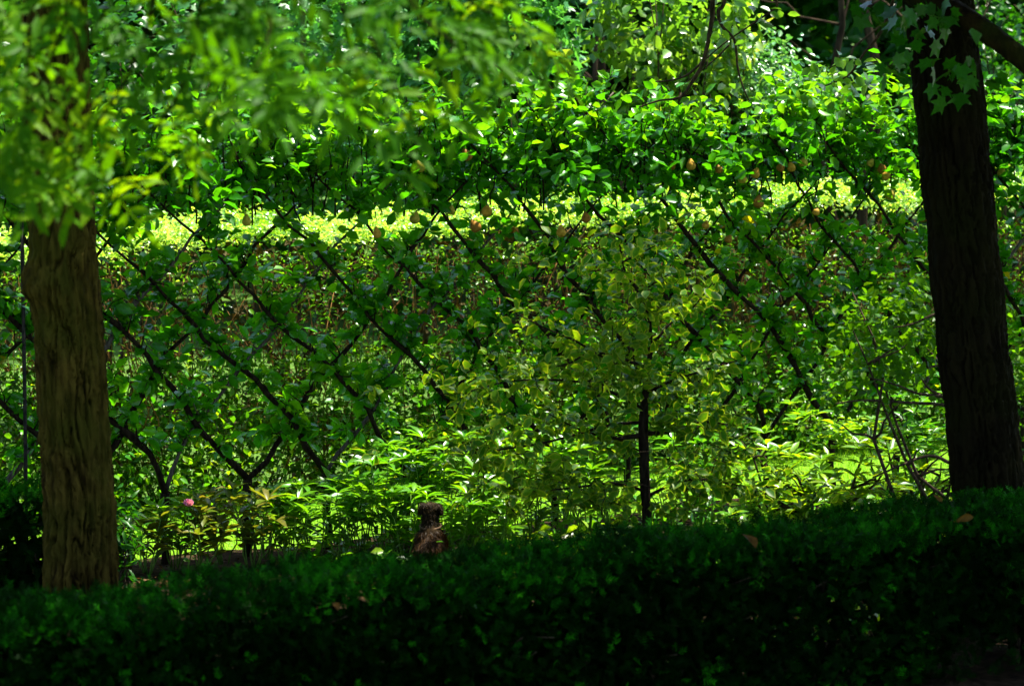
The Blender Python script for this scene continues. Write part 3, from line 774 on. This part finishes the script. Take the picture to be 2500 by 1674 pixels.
# laurel-like bush by the leaning tree
def bush(name, label, base, c, r, n, key, T, mat, sc, nparts, clumps=50, rc=.16, shell=.5, whorl=False, cat='bush', stems=6, tlo=0, thi=1, droop=.3, stem_mat='twig'):
    th = thing(name, label, cat, base)
    if whorl:
        m_ = n//7
        p0, n0 = crowncloud(m_, c, r, clumps, rc, shell)
        pos = np.repeat(p0, 7, 0); nr = np.repeat(n0, 7, 0)
        f = np.tile(np.arange(7)*2*math.pi/7, m_)+rng.normal(size=len(pos))*.25
        ax = np.stack([np.cos(f), np.sin(f), rng.uniform(.1, .9, len(pos))], 1)
        fr = frames(len(pos), axis=ax*2, nrm=-ax*np.array([.5, .5, 0])+np.array([0, 0, .9])+nr*.2, spread=.35)
    else:
        pos, nr = crowncloud(n, c, r, clumps, rc, shell)
        fr = frames(n, nrm=nr*.35+np.array([0, 0, .65]), droop=droop)
    k = pos[:, 2] > .06; pos, fr = pos[k], fr[k]; n = len(pos)
    foliage(key, T, mat, pos, fr, rng.uniform(sc[0], sc[1], n), tints(n, pos, lo=tlo, hi=thi, rare=0), th, nparts)
    for i in range(stems):
        tip = Vector(c)+Vector((random.uniform(-.8, .8)*r[0], random.uniform(-.8, .8)*r[1], random.uniform(-.2, .75)*r[2]))
        b0 = Vector(base)+Vector((random.uniform(-.12, .12), random.uniform(-.12, .12), -.02))
        mb = MB(); w_ = wob(b0, tip, 6, .10); mb.tube(w_, taper(7, .012+.012*r[2], .004), 6)
        for j in range(3):
            v = w_[random.randint(2, 5)]; mb.tube(wob(v, v+Vector((random.uniform(-.5, .5)*r[0], random.uniform(-.5, .5)*r[1], random.uniform(.1, .5)*r[2])), 4, .12), taper(5, .008+.006*r[2], .003), 5)
        part('stem', mb.mesh('stem', Vector(base)), stem_mat, th)
    return th
b = P(2010, 837, 20.2); b.z = .03
bush('laurel_bush', 'sunlit yellow green laurel bush low between the young tree and the leaning trunk', b, b+Vector((0, 0, .55)), (.80, .5, .52), 1500, 'laurel', [T_LANCE, T_LANCE2], 'laurel_leaf', (.09, .15), 300, 60, .15, .5, True, tlo=.35)
b = P(2270, 837, 20.6); b.z = .03
bush('laurel_bush', 'laurel bush with pale new leaves half hidden behind the leaning trunk', b, b+Vector((0, 0, .6)), (.5, .45, .5), 800, 'laurel', [T_LANCE, T_LANCE2], 'laurel_leaf', (.08, .14), 200, 40, .15, .5, True)
# shaded understorey shrub by the leaning trunk
b = P(2330, 837, 18.9); b.z = .03
us = bush('understorey_shrub', 'dark green hazel shrub with low spreading branches behind the leaning trunk', b, P(2170, 850, 19.0), (.55, .4, .55), 1000, 'hazel', T_OVAL, 'hazel_leaf', (.05, .085), 300, 60, .17, .45, stems=4, thi=.9, droop=.4)
for q in ([(2330, 1010), (2304, 989), (2210, 982), (2106, 977), (2040, 985)], [(2330, 985), (2304, 969), (2240, 960), (2193, 941), (2120, 920)], [(2300, 968), (2270, 950), (2250, 925)], [(2310, 770), (2280, 768), (2230, 790), (2180, 800)], [(2320, 1130), (2270, 1112), (2200, 1135), (2130, 1165)], [(2330, 905), (2290, 893), (2265, 898)]):
    hang(q, 18.8, 18.6, .014, .004, 'low_branch', us)
# right edge shrub
b = P(2560, 837, 20.2); b.z = .03
bush('understorey_shrub', 'dark shrub at the far side of the leaning trunk under the pear leaves', b, P(2520, 980, 20.2), (.4, .4, .8), 900, 'hazel', T_OVAL, 'hazel_leaf', (.05, .085), 120, 40, .2, .45)
# small evergreen shrub right of left trunk
b = P(285, 837, 18.6); b.z = .03
bush('fern_shrub', 'small dark feathery shrub beside the base of the furrowed trunk', b, b+Vector((0, 0, .34)), (.17, .17, .30), 420, 'fern', T_LANCE2, 'dark_leaf', (.07, .11), 100, 22, .2, .4)
# rose with one pink bloom
rb = P(452, 837, 19.2); rb.z = .03; bloom = P(460, 1228, 19.1)
rose = thing('rose_bush', 'slender rose bush with one pink bloom beside a pear trunk', 'rose', rb)
mb = MB(); w_ = wob(rb, bloom-Vector((0, 0, .03)), 6, .08); mb.tube(w_, taper(7, .006, .003), 6); part('stem', mb.mesh('stem', rb), 'green_stem', rose)
pp = []; ff = []
for ring, (k, tilt, L) in enumerate([(3, .15, .03), (5, .45, .038), (6, .85, .042)]):
    for j in range(k):
        a = 6.28*j/k+ring; ax = np.array([math.cos(a)*math.sin(tilt), math.sin(a)*math.sin(tilt), math.cos(tilt)])
        nr = np.array([-math.cos(a)*math.cos(tilt), -math.sin(a)*math.cos(tilt), math.sin(tilt)]); sx = np.cross(ax, nr)
        pp.append((np.array(bloom)-np.array([0, 0, .02]), np.stack([sx, ax, nr], 1), L*1.25))
T_PETAL = t_blade([(.35, .42), (.75, .48)], -.35, -.3)
leafparts('petal', T_PETAL, 'rose', np.array([p[0] for p in pp]), np.array([p[1] for p in pp]), np.array([p[2] for p in pp]), rng.random(len(pp)), rose, 'petal')
lp = arr([w_[i]+Vector((random.gauss(0, .03), random.gauss(0, .03), random.gauss(0, .02))) for i in (2, 2, 3, 3, 4, 4, 5, 5, 5) for _ in range(2)])
leafparts('rose_leaf', T_OVAL, 'laurel_leaf', lp, frames(len(lp), .7, droop=.2), rng.uniform(.035, .055, len(lp)), tints(len(lp), rare=0), rose)

# ------------------------------------------------------------------ young variegated tree
YD = 18.3
yb = P(1582, 1400, YD); yb.z = 0
yt = thing('young_tree', 'slender young tree with cream edged leaves and dark thin trunk before the lattice', 'tree', yb)
tp = [yb, P(1581, 1330, YD), P(1579, 1252, YD), P(1575, 1190, YD), P(1571, 1066, YD), P(1572, 1009, YD), P(1576, 950, YD), P(1579, 904, YD), P(1589, 856, YD), P(1589, 827, YD)]
q = spline(tp, 5); mb = MB(); mb.tube(q, [.033-.022*max(0, (k_-len(q)*.5)/(len(q)*.5))**.7 for k_ in range(len(q))], 12, .06); part('trunk', mb.mesh('trunk', yb), 'pear_bark', yt)
YBR = [[(1589, 830), (1584, 775), (1560, 717), (1527, 665), (1515, 612), (1508, 560)], [(1589, 850), (1618, 810), (1640, 787), (1692, 750), (1740, 690)], [(1571, 1062), (1530, 1067), (1498, 1069), (1420, 1050), (1340, 1010)], [(1574, 1058), (1610, 1056), (1644, 1050), (1720, 1030), (1800, 1040)],
       [(1583, 895), (1545, 885), (1500, 868), (1438, 863), (1380, 890), (1300, 900)], [(1582, 905), (1540, 905), (1470, 870), (1400, 830), (1330, 800), (1250, 760)], [(1575, 1000), (1500, 960), (1400, 930), (1250, 930), (1130, 960)], [(1575, 960), (1640, 930), (1730, 900), (1800, 880)],
       [(1527, 668), (1480, 660), (1440, 662)], [(1560, 717), (1600, 690), (1632, 670)], [(1535, 680), (1590, 735), (1620, 760)], [(1520, 640), (1560, 620), (1600, 600)], [(1572, 1130), (1560, 1100), (1535, 1092)], [(1580, 1200), (1500, 1180), (1400, 1190), (1300, 1200)], [(1580, 1210), (1680, 1170), (1780, 1180), (1860, 1200)], [(1571, 1030), (1480, 1040), (1330, 1080), (1200, 1100), (1120, 1110)], [(1589, 856), (1560, 830), (1530, 810)]]
LP = []
for i, br in enumerate(YBR):
    dd = random.uniform(-.7, .35) if i not in (2, 3) else -.08; pts = [P(x, y, YD+dd*j/(len(br)-1)) for j, (x, y) in enumerate(br)]
    q = spline(pts, 5); mb = MB(); mb.tube(q, taper(len(q), .019 if i in (2, 3) else .012 if len(br) > 3 else .007, .0035), 7, .08)
    part('branch', mb.mesh('branch', yb), 'pear_bark', yt)
    for v in q[4:]:
        for _ in range(3):
            a = v; b = v+Vector((random.gauss(0, .13), random.gauss(0, .16), random.gauss(.02, .07)))
            for _ in range(3): LP.append(a.lerp(b, random.uniform(.3, 1.1))+Vector((random.gauss(0, .02),)*3))
def fill(n, cx, cy_, sx, sy, dd=.35):
    for i in range(n//8):
        a = P(cx+random.gauss(0, sx), cy_+random.gauss(0, sy), YD+random.gauss(-.1, dd)); d = Vector((random.gauss(0, 1), random.gauss(0, 1), random.gauss(.25, .4))).normalized()
        L = random.uniform(.10, .22); mb = MB(); mb.tube(wob(a-d*L*.6, a+d*L*.5, 3, .12), taper(4, .004, .002), 5); part('twig', mb.mesh('twig', yb), 'pear_bark', yt)
        for j in range(8): LP.append(a+d*L*random.uniform(-.5, .55)+Vector((random.gauss(0, .015), random.gauss(0, .015), random.gauss(0, .012))))
fill(200, 1400, 1000, 170, 70); fill(420, 1500, 1215, 220, 45); fill(230, 1730, 1090, 80, 90); fill(100, 1230, 900, 90, 60); fill(150, 1570, 900, 80, 60, .12); fill(60, 1560, 760, 80, 60, .2); fill(60, 1560, 620, 120, 50); fill(40, 1420, 680, 70, 60); fill(160, 1250, 1150, 90, 50)
zc = P(1575, 900, YD).z
LP = [v for v in LP if not (-.80 < v.x < -.30 and v.z < .85) and not (abs(v.x-P(1573, 1100, YD).x) < .21 and abs(v.z-P(1573, 1064, YD).z) < .045 and v.y < YD+.05) and not (abs(v.x-P(1573, 1100, YD).x) < .07 and P(1573, 1195, YD).z < v.z < P(1573, 1000, YD).z and v.y < YD+.05) and (v.z < zc or random.random() < .62)]
pos = arr(LP); n = len(pos)
foliage('young', T_OVAL, 'young_leaf', pos, frames(n, .7, droop=.35), rng.uniform(.055, .105, n), tints(n, pos, rare=0), yt, 300)

# ------------------------------------------------------------------ overhanging foreground tree
fb = Vector((-3.6, 6.6, gz(6.6)))
ft = thing('overhanging_tree', 'overhanging tree whose blurred yellow green feathery leaves hang into view in front', 'tree', fb)
mb = MB(); q = spline([fb-Vector((0, 0, .1)), fb+Vector((.05, .1, 1.6)), fb+Vector((0, .1, 3.2)), fb+Vector((-.2, 0, 5.5))], 6); mb.tube(q, taper(len(q), .19, .10), 20, .04); part('trunk', mb.mesh('trunk', fb), 'left_bark', ft)
limbs(ft, 'limb_bark', fb+Vector((0, 0, 3.2)), fb+Vector((-.6, -.8, 6.0)), (3.2, 3.2, 2.4), 7, .09); mb = MB()
hub = Vector((-.65, 9.8, 4.72))
q = spline([fb+Vector((0, .1, 2.6)), Vector((-2.6, 8.2, 4.95)), Vector((-1.5, 9.3, 4.82)), hub, Vector((.35, 10.1, 4.6))], 6); mb.tube(q, taper(len(q), .07, .014), 9)
part('limb', mb.mesh('limb', fb), 'limb_bark', ft)
o = part('crown', CROWN[1], None, ft, kind='stuff'); o.location = (-1.2, -1.6, 6.3); o.scale = (.75, .75, .7)
FBR = [[(420, -350), (250, 40), (20, 330)], [(450, -350), (350, 100), (220, 330), (140, 460)], [(520, -350), (470, 140), (340, 370), (250, 500)], [(140, -300), (60, 300), (40, 440)], [(600, -350), (590, 90), (530, 240), (480, 330)], [(700, -350), (740, 60), (720, 210)], [(800, -350), (880, 20), (980, 240), (1030, 340)], [(850, -350), (1000, 0), (1110, 110), (1170, 200)], [(880, -350), (1100, -40), (1240, 60), (1310, 130)], [(350, -350), (130, 0), (-60, 140)], [(330, -350), (100, 200), (-40, 380)], [(640, -350), (660, 40), (620, 180)], [(560, -350), (420, 20), (230, 250)], [(760, -350), (840, 40), (850, 170)], [(300, -350), (180, 60), (30, 130)], [(480, -350), (560, 10), (560, 130)]]
LP, LA = [], []
for i, br in enumerate(FBR):
    D0 = 10.0; D1 = random.uniform(9.2, 11.6)
    pts = [P(x, y, D0+(D1-D0)*(j+1)/len(br)) for j, (x, y) in enumerate(br)]
    q = spline([hub.lerp(Vector((-1.1, 9.6, 4.76)), random.random())]+pts, 7); mb = MB(); mb.tube(q, taper(len(q), .009, .0025), 6)
    part('branch', mb.mesh('branch', fb), 'limb_bark', ft)
    for j in range(6, len(q)-1):
        d = (q[j+1]-q[j]).normalized()
        for rep in range(2):
            if random.random() < .42+.2*(1-j/len(q))+(.18 if i in (5, 6, 7) else 0): continue
            sd = 1 if (j+rep) % 2 else -1
            side = d.cross(Vector((0, 1, 0))).normalized()*sd
            LP.append(q[j].lerp(q[j+1], random.random())); LA.append(d*.9+side*.9+Vector((0, random.gauss(0, .5), -.25)))
    LP.append(q[-1]); LA.append((q[-1]-q[-2]).normalized())
pos = arr(LP); ax = arr(LA); n = len(pos)
fr = frames(n, axis=ax*1.6, nrm=np.array([0, -.45, .75])+rng.normal(size=(n, 3))*.3, spread=.5)
foliage('feather', T_PINN, 'fore_leaf', pos, fr, rng.uniform(.19, .29, n), tints(n, pos, rare=.02), ft, 300)
print('foreground leaves', n)

# ------------------------------------------------------------------ background shrubs and wood
def bgbush(label, px, py, D, r, n, key, T, mat, sc, nparts, clumps=70, rc=.15, shell=.42, name='background_shrub', droop=.5, tlo=0, thi=1):
    c = P(px, py, D); b = Vector((c.x, c.y, 0)); r = list(r)
    return bush(name, label, b, c, r, n, key, T, mat, sc, nparts, clumps, rc, shell, cat='shrub', stems=6, droop=droop, tlo=tlo, thi=thi)
bgbush('shrub with pale blue green lobed leaves behind the far hedge', 1120, 10, 27, (1.15, .9, 1.05), 2600, 'maple', T_MAPLE, 'maple_leaf', (.09, .16), 300, 90, .13)
bgbush('shrub with shaded lobed leaves behind the blurred hanging branch', 700, 170, 27.5, (1.7, 1.0, 1.5), 3000, 'maple', T_MAPLE, 'maple_leaf', (.09, .15), 200, 90, .15, thi=.7)
bgbush('lime tree sapling with pale sunlit drooping leaves beside the dark gap', 1640, 90, 26.2, (.72, .6, .85), 1300, 'lime', T_OVAL, 'lime_leaf', (.09, .16), 300, 50, .16, droop=1.1, name='lime_sapling')
bgbush('rounded shrub with small pale grey green leaves beside the dark wood', 1900, 240, 26.6, (.62, .55, .6), 2200, 'pale', T_OVAL2, 'pale_leaf', (.05, .085), 300, 50, .16)
bgbush('dark broad leaved shrub filling the gap behind the far hedge', 1350, 420, 26.0, (1.5, .7, 1.0), 2200, 'hazel_far', T_OVAL, 'dark_leaf', (.08, .13), 100, 60, .18)
bgbush('dark leafy shrub behind the lattice near the furrowed trunk', 250, 330, 26.4, (1.6, .8, 1.6), 2600, 'hazel_far', T_OVAL, 'dark_leaf', (.08, .13), 100, 70, .18)
bgbush('dim fine leaved shrub past the mossy drooping limb', 2440, 90, 30, (.9, .7, 1.0), 1500, 'pale', T_OVAL2, 'dark_leaf', (.06, .10), 60, 50, .17)

# unseen trees added around the garden to cast shade and block sky
ADDED_SHADE = [((8.2, 18.8), 'unseen tree added for its shade to the side beyond the leaning trunk', 0, 1.0), ((-7.5, 17.5), 'unseen tree added for its shade to the side beyond the furrowed trunk', 1, 1.05),
         ((9.5, 13.5), 'unseen tree added for its shade above the end of the low hedge', 1, 1.1), ((-8.5, 10.0), 'unseen tree added to block sky at the side of the grassy bank', 0, 1.1), 
         ((-5.5, -3.0), 'unseen tree added to block sky behind the viewpoint, by the overhanging tree', 1, 1.15), ((9.5, -3.5), 'unseen tree added to block sky far along the bank behind the viewpoint', 1, 1.2)]
for (xy, lab, v, sc_) in ADDED_SHADE:
    b = Vector((xy[0], xy[1], gz(xy[1])))
    th = thing('added_shade_tree', lab, 'tree', b)
    mb = MB(); q = wob(b-Vector((0, 0, .1)), b+Vector((random.uniform(-.3, .3), random.uniform(-.3, .3), 7.5)), 10, .03); mb.tube(q, taper(11, .26, .12), 14, .05); part('trunk', mb.mesh('trunk', b), 'far_bark', th)
    limbs(th, 'far_bark', b+Vector((0, 0, 4.8)), b+Vector((0, 0, 8.0)), (3.8, 3.8, 3))
    o = part('crown', CROWN[v], None, th, kind='stuff'); o.location = (0, 0, 8.2); o.scale = (sc_,)*3; o.rotation_euler = (0, 0, random.uniform(0, 6.28))
# the dark wood behind: trees with crowns down to the undergrowth
WOODC = [crownmesh('wood_crown', 9000, 5, 'dark_leaf', (.2, .34), T_KITE, 120, (2.6, 2.6, 5.2), .45), crownmesh('wood_crown', 9000, 6, 'dark_leaf', (.2, .34), T_KITE, 120, (2.6, 2.6, 5.2), .45)]
for i, (x, y, sc_) in enumerate([(-9, 35, 1), (-5.5, 36.5, 1.1), (-2, 35.2, 1), (1.4, 37, 1.1), (4.6, 35.4, 1), (8, 36.6, 1.1), (11.5, 35, 1), (-11, 41, 1.3), (-4, 42, 1.3), (2.8, 42, 1.3), (9, 42, 1.3), (15, 39, 1.2), (-14.5, 36, 1.2)]):
    b = Vector((x, y, 0))
    th = thing('wood_tree', 'dark leafy tree of the shaded wood behind the garden', 'tree', b, 'trees of the dark wood behind the garden')
    mb = MB(); mb.tube(wob(b-Vector((0, 0, .1)), b+Vector((0, 0, 9)), 8, .02), taper(9, .2, .06), 10, .05); part('trunk', mb.mesh('trunk', b), 'far_bark', th)
    o = part('crown', WOODC[i % 2], None, th, kind='stuff'); o.location = (0, 0, 5.0*sc_); o.scale = (sc_,)*3; o.rotation_euler = (0, 0, i*1.3)
n = 16000
pos = np.stack([rng.uniform(-30, 30, n), rng.uniform(47, 51, n), rng.uniform(0, 12, n)], 1)
o = part('far_wood', leafmesh('far_wood', T_KITE, pos, frames(n, .3, spread=1.5), rng.uniform(.5, .9, n), tints(n, pos)), 'dark_leaf')
tag(o, 'distant mass of dark woodland foliage behind everything', 'woodland', kind='stuff')
# bare dark stems in the gap of the wood
for (px, D, r) in [(2075, 31, .05), (2120, 32, .07), (2185, 30.5, .05), (1540, 31, .045), (1470, 32, .04), (1495, 31.5, .05)]:
    b = P(px, 300, D); b.z = 0
    th = thing('bare_stem', 'thin bare dark trunk standing in a gap of the shaded wood', 'tree', b, 'thin trunks in the gaps of the wood')
    mb = MB(); q = wob(b-Vector((0, 0, .05)), b+Vector((random.uniform(-.4, .4), 0, 6)), 8, .05); mb.tube(q, taper(9, r, r*.5), 8, .06); part('trunk', mb.mesh('trunk', b), 'far_bark', th)
    for j in range(6):
        mb = MB(); v = q[random.randint(3, 7)]; mb.tube(wob(v, v+Vector((random.uniform(-1, 1), random.uniform(-.5, .5), random.uniform(.2, .9))), 5, .1), taper(6, r*.35, .006), 5)
        part('limb', mb.mesh('limb', b), 'far_bark', th)

T_CURL = t_blade([(.2, .16), (.45, .24), (.7, .15)], .75, 1.1)
# ------------------------------------------------------------------ dead leaves caught on the hedge
for (px, py, lab, sc_) in [(1845, 1338, 'curled orange brown dead leaf caught on the face of the low hedge', .11), (2377, 1262, 'pale dead leaf stuck on the hedge below the leaning trunk', .10), (2300, 1225, 'yellow fallen leaf lying on top of the low hedge', .06), (825, 1490, 'dull brown dead leaf hanging on the shaded hedge face', .08)]:
    p = onrow(px, py, -5.545); base = p.copy()
    me = leafmesh('dead_leaf', T_CURL, np.zeros((1, 3)), frames(1, nrm=np.array([[.2, -.8, .45]]), spread=.3), sc_, np.array([random.random()]))
    o = part('dead_leaf', me, 'dead_leaf'); o.location = p; tag(o, lab, 'leaf')

# ------------------------------------------------------------------ dog sitting behind the hedge, seen from the back
dD = 18.8; dtop = P(1050, 1225, dD); db = Vector((dtop.x, dD, .03))
dog = thing('dog', 'shaggy brown dog with a collar sitting behind the low hedge, seen from behind', 'dog', db)
S = (dtop.z-.03)/.66
def ico(bm, c, r, rot=None, sub=2):
    v = bmesh.ops.create_icosphere(bm, subdivisions=sub, radius=1)['verts']
    m_ = Matrix.Translation(Vector(c)*S) @ (rot.to_4x4() if rot else Matrix.Identity(4)) @ Matrix.Diagonal((*[q*S for q in r], 1))
    bmesh.ops.transform(bm, matrix=m_, verts=v)
bm = bmesh.new()
E = lambda x, y=0, z=0: Matrix.Rotation(x, 3, 'X')
ico(bm, (0, -.12, .14), (.14, .16, .14)); ico(bm, (0, -.04, .24), (.125, .15, .17)); ico(bm, (0, .04, .35), (.105, .12, .14)); ico(bm, (0, .06, .42), (.085, .09, .09))
ico(bm, (0, .07, .47), (.066, .072, .10)); ico(bm, (0, .09, .535), (.070, .076, .080)); ico(bm, (0, .095, .595), (.074, .074, .050))   # neck, skull
ico(bm, (-.015, .18, .545), (.038, .075, .038)); ico(bm, (-.02, .24, .54), (.026, .03, .027))                                  # muzzle
for sx in (-1, 1):
    ico(bm, (sx*.115, -.04, .13), (.065, .13, .13)); ico(bm, (sx*.13, .10, .04), (.042, .11, .038))                              # haunch, hind foot
    ico(bm, (sx*.075, .12, .30), (.045, .055, .12)); ico(bm, (sx*.075, .14, .17), (.032, .036, .14)); ico(bm, (sx*.075, .165, .03), (.036, .055, .03))
for i in range(6): ico(bm, (.02*i, -.27-.05*i, .06-.004*i), (.032-.003*i, .045, .030-.003*i))
me = bpy.data.meshes.new('body'); bm.to_mesh(me); bm.free()
body = part('body', me, 'skin', dog)
rm = body.modifiers.new('remesh', 'REMESH'); rm.mode = 'VOXEL'; rm.voxel_size = .012; rm.use_smooth_shade = True
sm = body.modifiers.new('smooth', 'SMOOTH'); sm.iterations = 6; sm.factor = .5
# folded ears
for sx in (-1, 1):
    bm = bmesh.new(); ico(bm, (sx*.058, .08, .612), (.024, .026, .018), Matrix.Rotation(sx*.5, 3, 'Y')); ico(bm, (sx*.074, .08, .588), (.010, .028, .034), Matrix.Rotation(sx*-.15, 3, 'Y'))
    me = bpy.data.meshes.new('ear'); bm.to_mesh(me); bm.free(); e = part('ear', me, 'skin', dog)
    r2 = e.modifiers.new('remesh', 'REMESH'); r2.mode = 'VOXEL'; r2.voxel_size = .006; r2.use_smooth_shade = True
mb = MB(); ring = [Vector((.078*math.cos(a), .070+.084*math.sin(a), .468+.012*math.sin(a)))*S for a in [2*math.pi*i/28 for i in range(29)]]; mb.tube(ring, [.008*S]*29, 6); part('collar', mb.mesh('collar'), 'leather', dog)
bpy.context.view_layer.update()
dg = bpy.context.evaluated_depsgraph_get()
fp, fn = [], []
for ob in [body]+[c for c in dog.children if c.name.startswith('ear')]:
    ev = ob.evaluated_get(dg); m2 = ev.to_mesh()
    co = np.zeros(len(m2.vertices)*3); m2.vertices.foreach_get('co', co); no = np.zeros(len(m2.vertices)*3); m2.vertices.foreach_get('normal', no)
    fp.append(co.reshape(-1, 3)); fn.append(no.reshape(-1, 3)); ev.to_mesh_clear()
fp = np.vstack(fp); fn = np.vstack(fn)
T_HAIR = (np.array([(-.055, 0, 0), (.055, 0, 0), (.03, .6, .05), (0, 1, 0)], float), np.array([(0, 1, 2), (0, 2, 3)]), np.zeros(4))
i = rng.integers(0, len(fp), 26000); p = fp[i]+rng.normal(size=(len(i), 3))*.004; nn = fn[i]
head = p[:, 2] > .50*S
lay = np.where(head[:, None], np.array([0, -.2, -.7]), np.array([0, -.35, -1.0]))+np.where(head[:, None], (p-np.array([0, .09*S, .6*S]))*5*np.array([1, 1, 0]), 0)
ax = nn*.55+lay+rng.normal(size=p.shape)*.22
fr = frames(len(p), axis=ax*2.2, nrm=nn, spread=.4)
sc_ = np.where(head, rng.uniform(.014, .028, len(p)), rng.uniform(.03, .055, len(p)))
coll = (np.abs(p[:, 2]-.468*S) < .022)
tanm = (p[:, 2] < .44*S)
for nm, msk, mt in (('head_fur', ~tanm & ~coll, 'fur'), ('body_fur', tanm & ~coll, 'tan_fur')):
    part(nm, leafmesh(nm, T_HAIR, p[msk], fr[msk], sc_[msk], rng.beta(2, 2.4, msk.sum())), mt, dog, kind='stuff')
print('objects', len(bpy.data.objects), 'tris', sum(len(m.loop_triangles) or len(m.polygons) for m in bpy.data.meshes))
